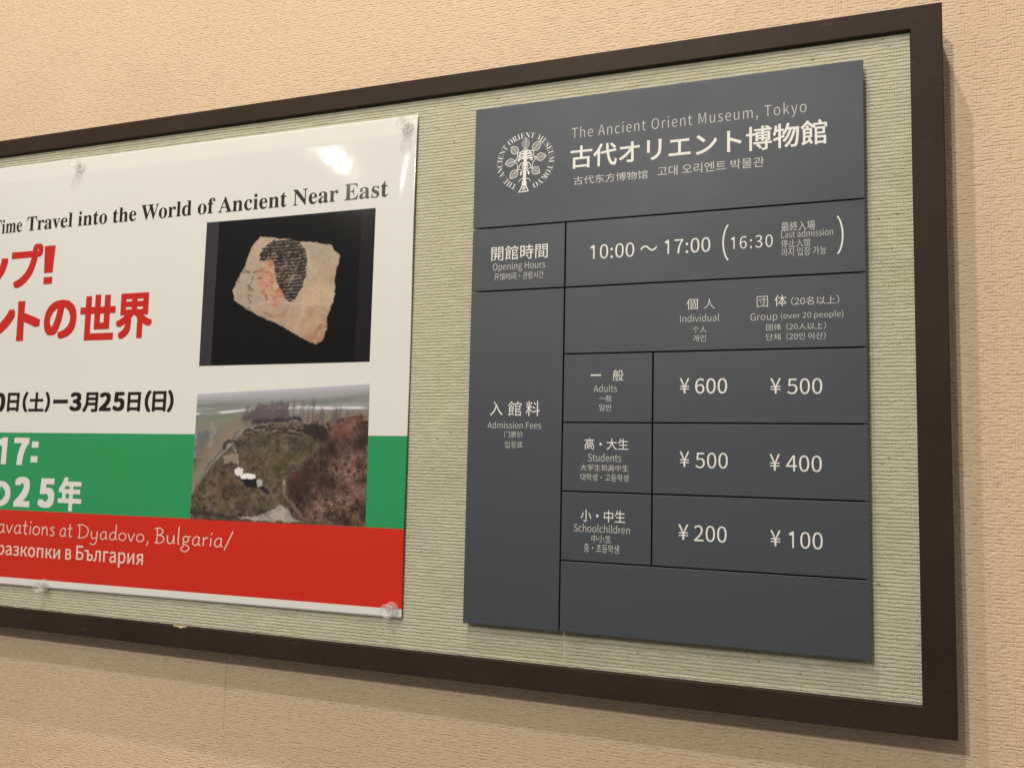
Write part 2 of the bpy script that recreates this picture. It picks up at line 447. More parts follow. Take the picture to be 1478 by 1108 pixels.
def fit(s, rect, ref, bold, style):
    """glyph shapes scaled to a rectangle (mm, wall coordinates); ref = the letter whose height fills it"""
    x0, x1, y0, y1 = [q / 1000 for q in rect]
    if style in ('arcl', 'arcr'):
        q = [(math.cos(a), math.sin(a)) for a in np.linspace(math.radians(118), math.radians(242), 9)]
        xa = min(p[0] for p in q); xb = max(p[0] for p in q); ya = q[0][1]
        P_ = [((p[0] - xa) / (xb - xa), p[1] / ya / 2 + .5) for p in q]
        if style == 'arcr': P_ = [(1 - p[0], p[1]) for p in P_]
        vv, f = ribbon([(x0 + p[0] * (x1 - x0), y0 + p[1] * (y1 - y0)) for p in P_], 0.0016, None, 3)
        vv = np.array(vv); return vv[:, 0], vv[:, 1], f, np.zeros(len(vv))
    if style == 'pap':
        v, f, lay = papyrus(s); rv = papyrus(ref)[0]
    else:
        font = F_MATH if style == 'serif' else F_CJK
        tr = serif if style == 'serif' else (lambda q: q)
        heavy = bold > 25
        off = 0.0 if heavy else bold * 0.00034
        v, f = numerals(s, 0 if heavy else bold, off, 1.06 if style == 'wide' else 1.0) if style != 'serif' else glyphs(tr(s), font, off)
        lay = np.zeros(len(v))
        if heavy and s not in '!:': v, f, lay = smear(v, f, bold * 0.000175)
        rv = numerals(ref, 0 if heavy else bold, off)[0] if ref and style != 'serif' else (glyphs(tr(ref), font, off)[0] if ref else v)
    sx = (x1 - x0) / (v[:, 0].max() - v[:, 0].min()); sy = (y1 - y0) / (rv[:, 1].max() - rv[:, 1].min())
    X = x0 + (v[:, 0] - v[:, 0].min()) * sx
    Y = y0 + (v[:, 1] - rv[:, 1].min()) * sy
    return X, Y, f, lay

def letters(s, rect, ref, bold, style, mat, parent, zfun, name='lettering'):
    X, Y, f, lay = fit(s, rect, ref, bold, style)
    vs = [V(x, y, zfun(x, y) + 0.00005 * l) for x, y, l in zip(X, Y, lay)]
    f2 = []
    for p in f:      # face the room
        a, b, c = (vs[p[i]] for i in range(3))
        f2.append(p if (b - a).cross(c - a).y < 0 else p[::-1])
    return link(name, mesh('lettering', vs, f2), mat, parent)

TEXT = [
    ('header', 'The Ancient Orient Museum, Tokyo', [126.91, 390.5, -53.33, -40.94], 'T', -10, 'wide'),
    ('header', '古代オリエント博物館', [125.71, 411.2, -90.33, -63.6], '古', 26, ''),
    ('header', '古代东方博物馆', [130.07, 218.2, -110.28, -100.22], '古', 0, ''),
    ('header', '고대 오리엔트 박물관', [229.16, 346.29, -109.17, -98.05], '관', 0, ''),
    ('hours', '10:00', [151.57, 203.31, -200.35, -183.57], '0', -1, ''),
    ('hours', '〜', [210.31, 229.62, -194.79, -188.29], None, -2, ''),
    ('hours', '17:00', [238.01, 288.67, -199.98, -183.44], '0', -1, ''),
    ('hours', '(', [302.55, 307.88, -210.87, -171.28], None, 0, 'arcl'),
    ('hours', '16:30', [311.02, 354.87, -199.01, -185.13], '0', -3, 'wide'),
    ('hours', ')', [420.43, 425.52, -210.82, -170.52], None, 0, 'arcr'),
    ('hours', '最終入場', [363.79, 398.13, -183.16, -172.84], None, -3, ''),
    ('hours', 'Last admission', [363.74, 415.98, -190.13, -183.21], 'L', -8, ''),
    ('hours', '停止入馆', [363.69, 393.23, -200.9, -192.07], None, -6, ''),
    ('hours', '까지 입장 가능', [363.65, 409.12, -210.46, -201.43], None, -6, ''),
    ('columns', '個', [262.89, 275.24, -263.99, -251.71], None, -5, ''),
    ('columns', '人', [281.78, 293.8, -263.75, -252.55], None, -5, ''),
    ('columns', 'Individual', [255.84, 298.33, -277.64, -270.22], 'I', -8, ''),
    ('columns', '个人', [269.59, 284.61, -290.05, -282.71], None, -5, ''),
    ('columns', '개인', [269.96, 284.15, -300.22, -292.55], None, -5, ''),
    ('columns', '団', [338.01, 349.7, -264.41, -252.29], None, -5, ''),
    ('columns', '体', [356.66, 368.95, -264.22, -251.87], None, -5, ''),
    ('columns', '（20名以上）', [373.53, 421.38, -263.92, -254.78], None, -2, ''),
    ('columns', 'Group', [331.39, 359.35, -278.78, -270.75], 'G', -8, ''),
    ('columns', '(over 20 people)', [363.05, 425.17, -277.53, -271.6], '2', -8, ''),
    ('columns', '团体', [347.73, 363.44, -289.9, -282.77], None, -5, ''),
    ('columns', '（20人以上）', [368.49, 408.14, -290.0, -282.79], None, -5, ''),
    ('columns', '단체', [347.54, 362.32, -300.73, -293.45], None, -5, ''),
    ('columns', '（20인 이산）', [368.43, 407.75, -300.86, -293.19], None, -5, ''),
    ('p1', '¥', [255.71, 266.39, -356.74, -340.15], None, -2, ''),
    ('p1', '600', [272.59, 306.84, -357.25, -340.49], None, 1, ''),
    ('p1', '¥', [351.65, 362.66, -357.68, -341.35], None, -2, ''),
    ('p1', '500', [368.89, 403.87, -358.34, -341.72], None, -2, ''),
    ('fees', '入', [30.8, 47.09, -381.59, -365.26], None, -2, ''),
    ('fees', '館', [53.76, 70.6, -382.28, -364.96], None, -2, ''),
    ('fees', '料', [76.16, 93.53, -382.22, -364.66], None, -2, ''),
    ('fees', 'Admission Fees', [28.24, 95.29, -396.79, -389.58], 'A', -8, ''),
    ('fees', '门票价', [49.85, 73.25, -407.62, -400.31], None, -5, ''),
    ('fees', '입장료', [50.75, 72.72, -419.77, -411.92], None, -5, ''),
    ('r1', '一', [154.04, 166.44, -336.04, -334.57], None, -5, ''),
    ('r1', '般', [180.03, 192.39, -342.2, -329.49], None, -5, ''),
    ('r1', 'Adults', [157.84, 185.2, -354.59, -347.13], 'A', -8, ''),
    ('r1', '一般', [164.18, 179.06, -365.68, -358.41], None, -5, ''),
    ('r1', '일반', [164.32, 179.18, -376.19, -368.58], None, -5, ''),
    ('r2', '高・大生', [148.04, 198.69, -420.02, -407.43], '高', 0, ''),
    ('r2', 'Students', [152.41, 190.85, -433.51, -424.9], 'S', -8, ''),
    ('r2', '大学生和高中生', [143.75, 199.14, -444.09, -436.74], None, -5, ''),
    ('r2', '대학생·고등학생', [143.92, 199.25, -455.35, -447.31], None, -5, ''),
    ('p2', '¥', [256.02, 266.53, -437.21, -420.55], None, -2, ''),
    ('p2', '500', [273.09, 307.53, -438.24, -421.27], None, -2, ''),
    ('p2', '¥', [350.74, 361.21, -439.05, -421.79], None, -2, ''),
    ('p2', '400', [367.31, 402.71, -439.5, -422.44], None, -2, ''),
    ('r3', '小・中生', [144.9, 196.01, -501.15, -487.64], '中', 0, ''),
    ('r3', 'Schoolchildren', [136.9, 201.47, -512.93, -504.6], 'S', -8, ''),
    ('r3', '中小生', [157.63, 180.43, -523.95, -515.72], None, -5, ''),
    ('r3', '중·초등학생', [149.14, 189.26, -535.13, -525.68], None, -5, ''),
    ('p3', '¥', [254.95, 265.87, -515.97, -499.54], None, -2, ''),
    ('p3', '200', [271.91, 306.37, -516.86, -499.66], None, -2, ''),
    ('p3', '¥', [351.11, 361.5, -517.52, -501.21], None, -2, ''),
    ('p3', '100', [369.56, 402.89, -518.64, -501.38], None, -2, ''),
    ('open', '開館時間', [27.76, 99.55, -194.89, -177.26], None, 1, ''),
    ('open', 'Opening Hours', [30.2, 96.63, -206.8, -198.27], 'O', -8, ''),
    ('open', '开馆时间·관람시간', [32.17, 94.96, -219.04, -210.38], None, -5, ''),
    ('black', 'Travel into the World of Ancient Near East', [-751.52, -123.0, -98.16, -76.48], 'T', 0, 'serif'),
    ('black', 'Time', [-824.33, -762.33, -98.16, -76.48], 'T', 0, 'serif'),
    ('red', 'ッ', [-845.08, -787.26, -183.04, -135.75], None, 95, ''),
    ('red', 'プ', [-779.87, -713.81, -186.96, -119.67], None, 78, ''),
    ('red', '!', [-711.09, -689.03, -183.84, -124.81], None, 100, ''),
    ('red', 'ン', [-838.43, -764.81, -267.77, -206.82], None, 95, ''),
    ('red', 'ト', [-759.93, -711.17, -269.16, -207.52], None, 95, ''),
    ('red', 'の', [-703.35, -638.31, -268.19, -209.33], None, 85, ''),
    ('red', '世', [-631.68, -565.64, -272.34, -204.75], None, 85, ''),
    ('red', '界', [-563.73, -497.79, -271.79, -205.25], None, 72, ''),
    ('black', '0', [-797.6, -772.39, -377.85, -348.15], None, 85, ''),
    ('black', '日', [-767.73, -743.3, -377.25, -348.35], None, 75, ''),
    ('black', '(', [-736.02, -725.3, -377.79, -347.37], None, 65, ''),
    ('black', '土', [-723.41, -692.03, -376.92, -348.1], None, 75, ''),
    ('black', ')', [-690.14, -680.06, -377.74, -347.69], None, 65, ''),
    ('black', 'ー', [-673.43, -644.33, -365.19, -359.05], None, 30, ''),
    ('black', '3', [-640.66, -617.83, -376.3, -348.64], None, 90, ''),
    ('black', '月', [-615.25, -586.72, -377.65, -348.83], None, 75, ''),
    ('black', '2', [-583.94, -562.16, -376.26, -349.03], None, 90, ''),
    ('black', '5', [-559.39, -537.91, -376.25, -348.65], None, 90, ''),
    ('black', '日', [-532.72, -509.52, -377.03, -348.84], None, 75, ''),
    ('black', '(', [-502.13, -491.03, -377.54, -346.88], None, 65, ''),
    ('black', '日', [-488.68, -464.4, -376.72, -347.83], None, 75, ''),
    ('black', ')', [-462.1, -451.25, -377.49, -346.65], None, 65, ''),
    ('white', '1', [-779.06, -759.63, -457.04, -416.45], None, 100, ''),
    ('white', '7', [-746.05, -715.21, -457.31, -416.58], None, 110, ''),
    ('white', ':', [-709.85, -696.34, -452.81, -421.86], None, 70, ''),
    ('white', 'の', [-798.72, -744.47, -520.63, -481.83], None, 90, ''),
    ('white', '2', [-737.09, -705.01, -519.22, -474.82], None, 110, ''),
    ('white', '5', [-689.2, -656.84, -518.73, -475.72], None, 110, ''),
    ('white', '年', [-649.42, -603.89, -521.76, -472.81], None, 80, ''),
    ('pale', 'разкопки', [-762.82, -639.26, -591.47, -576.68], 'з', 8, ''),
    ('pale', 'в', [-629.09, -617.89, -590.81, -575.47], None, 8, ''),
    ('pale', 'България', [-608.52, -486.75, -590.01, -569.75], 'Б', 8, ''),
    ('pale', 'Excavations', [-812.85, -652.04, -558.63, -545.51], 'n', 0, 'pap'),
    ('pale', 'at', [-641.53, -617.4, -558.85, -545.58], 'a', 0, 'pap'),
    ('pale', 'Dyadovo,', [-608.62, -478.59, -559.47, -539.09], 'D', 0, 'pap'),
    ('pale', 'Bulgaria/', [-468.44, -336.94, -559.19, -537.3], 'B', 0, 'pap'),
]
SHP = {"frag": [[0.335, 0.127], [0.394, 0.138], [0.489, 0.156], [0.573, 0.179], [0.665, 0.196], [0.761, 0.217], [0.777, 0.261], [0.811, 0.294], [0.794, 0.388], [0.787, 0.468], [0.792, 0.503], [0.788, 0.561], [0.775, 0.629], [0.757, 0.685], [0.752, 0.743], [0.745, 0.811], [0.719, 0.862], [0.695, 0.88], [0.639, 0.847], [0.555, 0.792], [0.471, 0.735], [0.385, 0.688], [0.287, 0.623], [0.204, 0.561], [0.188, 0.481], [0.203, 0.428], [0.233, 0.375], [0.258, 0.323], [0.265, 0.251], [0.299, 0.169]], "hair": [[0.421, 0.158], [0.51, 0.161], [0.573, 0.179], [0.605, 0.232], [0.621, 0.304], [0.622, 0.398], [0.6, 0.49], [0.562, 0.57], [0.532, 0.586], [0.5, 0.555], [0.46, 0.469], [0.438, 0.396], [0.427, 0.306], [0.337, 0.293], [0.341, 0.257], [0.36, 0.211]], "face": [[0.337, 0.299], [0.427, 0.306], [0.438, 0.396], [0.482, 0.5], [0.505, 0.567], [0.456, 0.623], [0.413, 0.609], [0.389, 0.536], [0.352, 0.522], [0.338, 0.437], [0.345, 0.366]], "collar": [[0.383, 0.643], [0.427, 0.674], [0.489, 0.672], [0.528, 0.615]], "arc1": [[0.287, 0.62], [0.391, 0.584], [0.506, 0.59], [0.64, 0.61], [0.762, 0.686]], "arc2": [[0.615, 0.62], [0.602, 0.689], [0.565, 0.769]], "barL": [[0.079, 0.001], [0.074, 1.001]], "barR": [[0.926, 0.001], [0.914, 0.998]], "river": [[0.003, 0.161], [0.177, 0.157], [0.352, 0.14], [0.627, 0.147], [0.987, 0.169]], "treesL": [[0.315, 0.213], [0.339, 0.143], [0.391, 0.105], [0.47, 0.095], [0.549, 0.109], [0.559, 0.237], [0.449, 0.25], [0.329, 0.239]], "mound": [[-0.004, 0.815], [0.086, 0.636], [0.176, 0.485], [0.267, 0.361], [0.344, 0.282], [0.489, 0.255], [0.63, 0.254], [0.759, 0.328], [0.837, 0.442], [1.008, 0.438], [1.024, 1.018], [0.001, 1.025]], "brush": [[0.757, 0.253], [1.002, 0.21], [1.024, 1.018], [0.679, 0.986], [0.575, 0.885], [0.556, 0.702], [0.665, 0.547], [0.762, 0.444], [0.658, 0.312]], "ridge": [[0.384, 0.273], [0.502, 0.267], [0.631, 0.271], [0.632, 0.287], [0.503, 0.297], [0.378, 0.299]], "ridge2": [[0.306, 0.343], [0.478, 0.323], [0.595, 0.356], [0.711, 0.395], [0.61, 0.414], [0.467, 0.375]], "shrub": [[0.644, 0.279], [0.732, 0.27], [0.784, 0.327], [0.773, 0.394], [0.711, 0.395], [0.652, 0.338]], "field1": [[0.009, 0.312], [0.251, 0.3], [0.108, 0.495], [-0.003, 0.513]], "field2": [[-0.003, 0.52], [0.108, 0.509], [-0.005, 0.728]], "field3": [[0.005, 0.197], [0.329, 0.222], [0.318, 0.3], [0.009, 0.309]], "can1": [[0.256, 0.604], [0.278, 0.586], [0.307, 0.602], [0.308, 0.636], [0.281, 0.658], [0.257, 0.638]], "can2": [[0.288, 0.646], [0.331, 0.63], [0.378, 0.642], [0.385, 0.667], [0.359, 0.68], [0.299, 0.676]], "shadow": [[0.271, 0.658], [0.299, 0.68], [0.386, 0.679], [0.395, 0.744], [0.335, 0.738]], "shed": [[0.39, 0.689], [0.409, 0.675], [0.426, 0.691], [0.424, 0.725], [0.401, 0.74]], "shadow2": [[0.401, 0.74], [0.427, 0.728], [0.475, 0.782], [0.455, 0.791]], "sand": [[0.263, 0.973], [0.409, 0.955], [0.473, 0.908], [0.536, 0.879], [0.575, 0.902], [0.603, 0.959], [0.654, 0.988], [0.476, 0.992]], "pad": [[0.177, 0.502], [0.274, 0.482], [0.271, 0.551], [0.186, 0.554]], "hole": [[0.165, 0.624], [0.184, 0.606], [0.207, 0.628], [0.183, 0.645]], "rim": [[-0.006, 0.938], [0.099, 0.949], [0.25, 0.974], [0.396, 0.964], [0.473, 0.908]]}
# ------------------------------------------------------------------ museum sign
ZS = 0.040
SL, SW, ST, SB = 0.0026, 0.4478, -0.0027, -0.6258          # sign: left, right, top, bottom
R1, R2, R3, R4, R5, R6 = -0.1538, -0.2318, -0.3103, -0.3896, -0.4681, -0.5463
C1, C2 = 0.1212, 0.2258
PANELS = {'header': (SL, SW, R1, ST), 'open': (SL, C1, R2, R1), 'hours': (C1, SW, R2, R1), 'fees': (SL, C1, SB, R2),
          'columns': (C1, SW, R3, R2), 'r1': (C1, C2, R4, R3), 'p1': (C2, SW, R4, R3), 'r2': (C1, C2, R5, R4), 'p2': (C2, SW, R5, R4),
          'r3': (C1, C2, R6, R5), 'p3': (C2, SW, R6, R5), 'blank': (C1, SW, SB, R6)}
LAB = {'header': 'tall header panel with the round tree emblem', 'blank': 'blank bottom panel', 'fees': 'tall narrow admission fees panel',
       'hours': 'panel with the opening times', 'open': 'small opening hours panel', 'columns': 'panel heading the individual and group columns',
       'p1': 'price panel reading 600 and 500 yen', 'p2': 'price panel reading 500 and 400 yen', 'p3': 'price panel reading 200 and 100 yen',
       'r1': 'small panel for adults', 'r2': 'small panel for students', 'r3': 'small panel for schoolchildren'}
sign = empty('museum_sign', V((SL + SW) / 2, SB, ZB))
tag(sign, 'grey modular museum sign listing opening hours and admission fees on the green cloth', 'sign')
g = 0.00075
rnd = random.Random(4)
panel_obj = {}
for k_, (a, b, c, d) in PANELS.items():
    dz = 0.0 if k_ in ('header',) else rnd.uniform(-0.00012, 0.00012)
    me = box(a + (g if a > SL + 1e-6 else 0), b - (g if b < SW - 1e-6 else 0), c + (g if c > SB + 1e-6 else 0), d - (g if d < ST - 1e-6 else 0), ZS - 0.005, ZS + dz, 0.0006, 2)
    o = link('panel', me, M_PANEL, sign); o['label'] = LAB[k_]
    panel_obj[k_] = (o, ZS + dz)
link('backing_plate', box(SL + 0.010, SW - 0.004, SB + 0.006, ST - 0.006, ZB + 0.0002, ZS - 0.0051), M_BACK, sign)
for k_, s, rect, ref, bold, style in TEXT:
    if k_ in panel_obj:
        o, z = panel_obj[k_]
        letters(s, rect, ref, bold, style, M_LETS if (rect[3] - rect[2] < 12.2 or s[:4] == 'The ') and style[:3] != 'arc' and s not in ('一', '〜') else M_LET, o, lambda x, y, z=z: z + 0.00014)

# round emblem: tree of life inside a ring of capitals (drawn in units of 0.096 mm about its centre)
CX, CY, KU = 0.0690, -0.0755, 9.56e-5
EC = (545, 485)
def epoint(p): return (CX + (p[0] - EC[0]) * KU, CY - (p[1] - EC[1]) * KU * 0.985)
hdr, hz = panel_obj['header']
class Flat:
    def __init__(self): self.v, self.f, self.k = [], [], 0
    def add(self, vs, fs):
        n0 = len(self.v); self.k += 1
        z = hz + 0.00012 + 0.000012 * self.k
        self.v += [V(x, y, z) for x, y in (epoint(p) for p in vs)]
        for f in fs:
            f = tuple(i + n0 for i in f)
            a, b, c = (self.v[f[i]] for i in range(3))
            self.f.append(f if (b - a).cross(c - a).y < 0 else f[::-1])
    def stroke(self, pts, w, w2=None): self.add(*ribbon(pts, w, w2, 5))
    def build(self, name, mat): return link(name, mesh(name, self.v, self.f), mat, hdr)
def leaf_outline(base, tip, wid, n=10):
    b, t = np.array(base, float), np.array(tip, float); d = t - b; nn = np.array([-d[1], d[0]]) / np.hypot(*d)
    L = [b + d * s + nn * wid / 2 * math.sin(math.pi * s ** 0.85) ** 0.75 for s in np.linspace(0.001, 1, n)]
    Rr = [b + d * s - nn * wid / 2 * math.sin(math.pi * s ** 0.85) ** 0.75 for s in np.linspace(1, 0.001, n)]
    return L + Rr[1:-1]
leaves = Flat(); lines = Flat()
nodes = [(543, 308), (648, 348), (690, 450), (642, 582), (440, 590), (402, 470), (440, 362)]
tips = [(548, 178), (742, 238), (820, 435), (735, 655), (345, 688), (275, 490), (352, 275)]
for b, t in zip(nodes, tips):
    ol = leaf_outline(b, t, 100)
    leaves.add(ol, [tuple(range(len(ol)))])
    lines.stroke(ol + [ol[0]], 7)
    for q in (0.35, 0.65):
        bb = np.array(b) * (1 - q) + np.array(t) * q
        lines.stroke([np.array(b), bb, np.array(t)], 4) if q == 0.35 else None
for (a, b, c) in (((543, 308), (595, 345), (648, 348)), ((648, 348), (655, 410), (690, 450)), ((690, 450), (648, 510), (642, 582)), ((642, 582), (600, 575), (565, 600)),
                  ((543, 308), (495, 350), (440, 362)), ((440, 362), (436, 420), (402, 470)), ((402, 470), (440, 520), (440, 590)), ((440, 590), (480, 585), (515, 605)),
                  ((690, 450), (660, 440), (620, 455)), ((402, 470), (440, 455), (470, 460))):
    lines.stroke([a, b, c], 9)
lines.add([(520, 345), (545, 325), (568, 345), (566, 500), (556, 745), (516, 745), (524, 500)], [tuple(range(7))])       # trunk
for i, (y, L) in enumerate(((372, 82), (402, 96), (436, 98), (462, 96))):
    for s in (-1, 1):
        lines.stroke([(545, y - 6), (545 + s * L * .55, y - 22), (545 + s * L, y + 18)], 22, 14)
lines.stroke([(470, 345 + 20), (500, 352), (530, 345)], 16, 10); lines.stroke([(620, 352), (590, 350), (560, 345)], 16, 10)
for s in (-1, 1):
    X = lambda d: 543 + s * d
    lines.stroke([(X(0), 505), (X(45), 500), (X(72), 535), (X(90), 580)], 15, 9)
    lines.stroke([(X(20), 530), (X(40), 540), (X(30), 575), (X(14), 582)], 10, 8)
    dr = [(X(30), 600), (X(58), 615), (X(66), 645), (X(54), 668), (X(40), 650)]
    lines.add(dr, [tuple(range(5))])
    lines.stroke([(X(10), 715), (X(50), 712), (X(84), 755)], 13, 6)
lines.stroke([(510, 520), (545, 515), (580, 520)], 16)
lines.stroke([(512, 575), (545, 582), (578, 575)], 14)
lines.add([(508, 742), (566, 742), (572, 790), (562, 800), (510, 800), (502, 790)], [tuple(range(6))])
lines.stroke([(512, 802), (490, 845), (468, 884)], 14); lines.stroke([(560, 802), (580, 845), (596, 880)], 14)
lines.stroke([(464, 882), (532, 880), (600, 876)], 12)
lines.stroke([(500, 838), (535, 836), (574, 836)], 9)
lines.stroke([(515, 880), (535, 840), (556, 880)], 9)
lines.stroke([(520, 800), (535, 836), (552, 800)], 9)
leaves.build('emblem_leaf', M_LETG); lines.build('emblem_tree', M_LET)

ring = 'THE ANCIENT ORIENT MUSEUM TOKYO'
wd = {}
for ch in set(ring) - {' '}:
    v, f = glyphs(serif(ch), F_MATH, -0.009, 3); wd[ch] = (v, f, v[:, 0].max() - v[:, 0].min())
capH = wd['T'][0][:, 1].max()
sc_ = 72 / capH
gap_ = 9
def adv(ch): return 26 if ch == ' ' else wd[ch][2] * sc_ * 0.74 + gap_
tot = sum(adv(c) for c in ring)
a0, a1 = math.radians(250), math.radians(-72)           # clockwise from lower left to lower right
rr, rin = 348.0, 310.0
vs, fs, cur = [], [], 0.0
for ch in ring:
    w = adv(ch)
    if ch != ' ':
        th = a0 + (a1 - a0) * (cur + w / 2) / tot
        v, f, ww = wd[ch]; n0 = len(vs)
        mx = (v[:, 0].max() + v[:, 0].min()) / 2
        ux, uy = math.cos(th), math.sin(th)
        for p in v:
            lx = (p[0] - mx) * sc_ * 0.74 * (abs(a1 - a0) * rr / tot); ly = rin + p[1] * sc_
            px_ = ux * ly + uy * lx; py_ = uy * ly - ux * lx
            vs.append(V(CX + px_ * KU, CY + py_ * KU * 0.985 , hz + 0.00014))
        fs += [tuple(i + n0 for i in p) for p in f]
    cur += w
f2 = []
for p in fs:
    a, b, c = (vs[p[i]] for i in range(3)); f2.append(p if (b - a).cross(c - a).y < 0 else p[::-1])
link('lettering', mesh('ring', vs, f2), M_LET, hdr)

# ------------------------------------------------------------------ poster
PXL, PXR = -1.265, -0.0831
def smst(a, b, x):
    t = min(1.0, max(0.0, (x - a) / (b - a))); return t * t * (3 - 2 * t)
def zp(x, y):
    """how far the sheet stands off: slight folds where it bows between its pins"""
    z = 0.0272
    z += 0.0023 * min(1.0, max(0.0, (0.009 - y) / 0.026)) - 0.0014 * min(1.0, max(0.0, (-0.04 - y) / 0.285)) + 0.0030 * min(1.0, max(0.0, (-0.322 - y) / 0.20)) - 0.0012 * smst(-0.52, -0.63, y)
    z += (0.0009 * math.sin(x * 9.0 + 1.0) + 0.0006 * math.sin(x * 23.0 + y * 9.0)) * smst(0.01, -0.1, y) * smst(-0.63, -0.5, y)
    q = (x - (PXR - 0.030)) / 0.030
    if q > 0: z += 0.0026 * q * q * math.exp(-((y + 0.14) / 0.10) ** 2) + 0.0005 * q * q
    return z
poster = empty('exhibition_poster', V((PXL + PXR) / 2, -0.634, ZB))
tag(poster, 'glossy white, green and red exhibition poster pinned beside the grey sign', 'poster')
def row(yl, yr): return lambda x: yr + (yl - yr) * (PXR - x) / 0.70
T0, G0, G1, W0, B0 = row(0.0093, 0.0067), row(-0.4090, -0.4070), row(-0.5246, -0.5215), row(-0.6240, -0.6188), row(-0.6350, -0.6296)
xs = list(np.linspace(PXL, PXR - 0.04, 150)) + list(np.linspace(PXR - 0.04, PXR, 22))[1:]
bands = [(T0, G0, 140, 0), (G0, G1, 40, 1), (G1, W0, 34, 2), (W0, B0, 4, 0)]
rows_ = []; matrow = []
for a, b, n, mi in bands:
    for i in range(n):
        rows_.append((a, b, i / n)); matrow.append(mi)
rows_.append((G1, B0, 1.0))
vs = [V(x, a(x) * (1 - t) + b(x) * t, zp(x, a(x) * (1 - t) + b(x) * t)) for a, b, t in rows_ for x in xs]
nx = len(xs); nr = len(rows_)
fs = [(j * nx + i, (j + 1) * nx + i, (j + 1) * nx + i + 1, j * nx + i + 1) for j in range(nr - 1) for i in range(nx - 1)]
me = mesh('sheet', vs, fs)
sheet = link('paper_sheet', me, [M_PW, M_PG, M_PR], poster, True)
me.polygons.foreach_set('material_index', [matrow[j] for j in range(nr - 1) for i in range(nx - 1)])
sd = sheet.modifiers.new('thickness', 'SOLIDIFY'); sd.thickness = 0.0003; sd.offset = -1
INK = {'black': M_IK, 'red': M_IR, 'white': M_PW, 'pale': M_IP}
for k_, s, rect, ref, bold, style in TEXT:
    if k_ in INK:
        letters(s, rect, ref, bold, style, INK[k_], poster, lambda x, y: zp(x, y) + 0.00030)

# printed photographs: colour per vertex, painted with numpy
RS = np.random.RandomState(7)
def vnoise(h, w, cells_y, cells_x, octs=4, gain=0.55):
    out = np.zeros((h, w)); amp = 1.0; tot_ = 0
    for _ in range(octs):
        gy, gx = int(cells_y) + 2, int(cells_x) + 2
        G = RS.rand(gy + 1, gx + 1)
        yy = np.linspace(0, cells_y, h); xx = np.linspace(0, cells_x, w)
        iy = yy.astype(int); ix = xx.astype(int); fy = (yy - iy)[:, None]; fx = (xx - ix)[None]
        fy = fy * fy * (3 - 2 * fy); fx = fx * fx * (3 - 2 * fx)
        A_ = G[np.ix_(iy, ix)]; B_ = G[np.ix_(iy, ix + 1)]; C_ = G[np.ix_(iy + 1, ix)]; D_ = G[np.ix_(iy + 1, ix + 1)]
        out += amp * (A_ * (1 - fy) * (1 - fx) + B_ * (1 - fy) * fx + C_ * fy * (1 - fx) + D_ * fy * fx)
        tot_ += amp; amp *= gain; cells_y *= 2; cells_x *= 2
    return out / tot_
def inside(poly, U_, V_):
    r = np.zeros(U_.shape, bool); n = len(poly)
    for i in range(n):
        (x1, y1), (x2, y2) = poly[i], poly[(i + 1) % n]
        if y1 == y2: continue
        r ^= ((y1 > V_) != (y2 > V_)) & (U_ < (x2 - x1) * (V_ - y1) / (y2 - y1) + x1)
    return r
def segdist(line, U_, V_, asp=1.0):
    d = np.full(U_.shape, 9.0)
    for (x1, y1), (x2, y2) in zip(line[:-1], line[1:]):
        dx, dy = x2 - x1, (y2 - y1) * asp; L = dx * dx + dy * dy + 1e-12
        t = np.clip(((U_ - x1) * dx + (V_ - y1) * asp * dy) / L, 0, 1)
        d = np.minimum(d, np.hypot(U_ - x1 - t * dx, (V_ - y1) * asp - t * dy))
    return d
def soft(m, r=1):
    m = m.astype(float)
    for _ in range(r):
        p = np.pad(m, 1, mode='edge')
        m = (m + p[:-2, 1:-1] + p[2:, 1:-1] + p[1:-1, :-2] + p[1:-1, 2:]) / 5
    return m
def rgb(r, g_, b): return np.array([r, g_, b], float)
def blend(img, m, c): 
    m = m[..., None]; img *= (1 - m); img += m * c
def srgb2lin(a):
    a = np.clip(a / 255, 0, 1); return np.where(a <= 0.04045, a / 12.92, ((a + 0.055) / 1.055) ** 2.4)

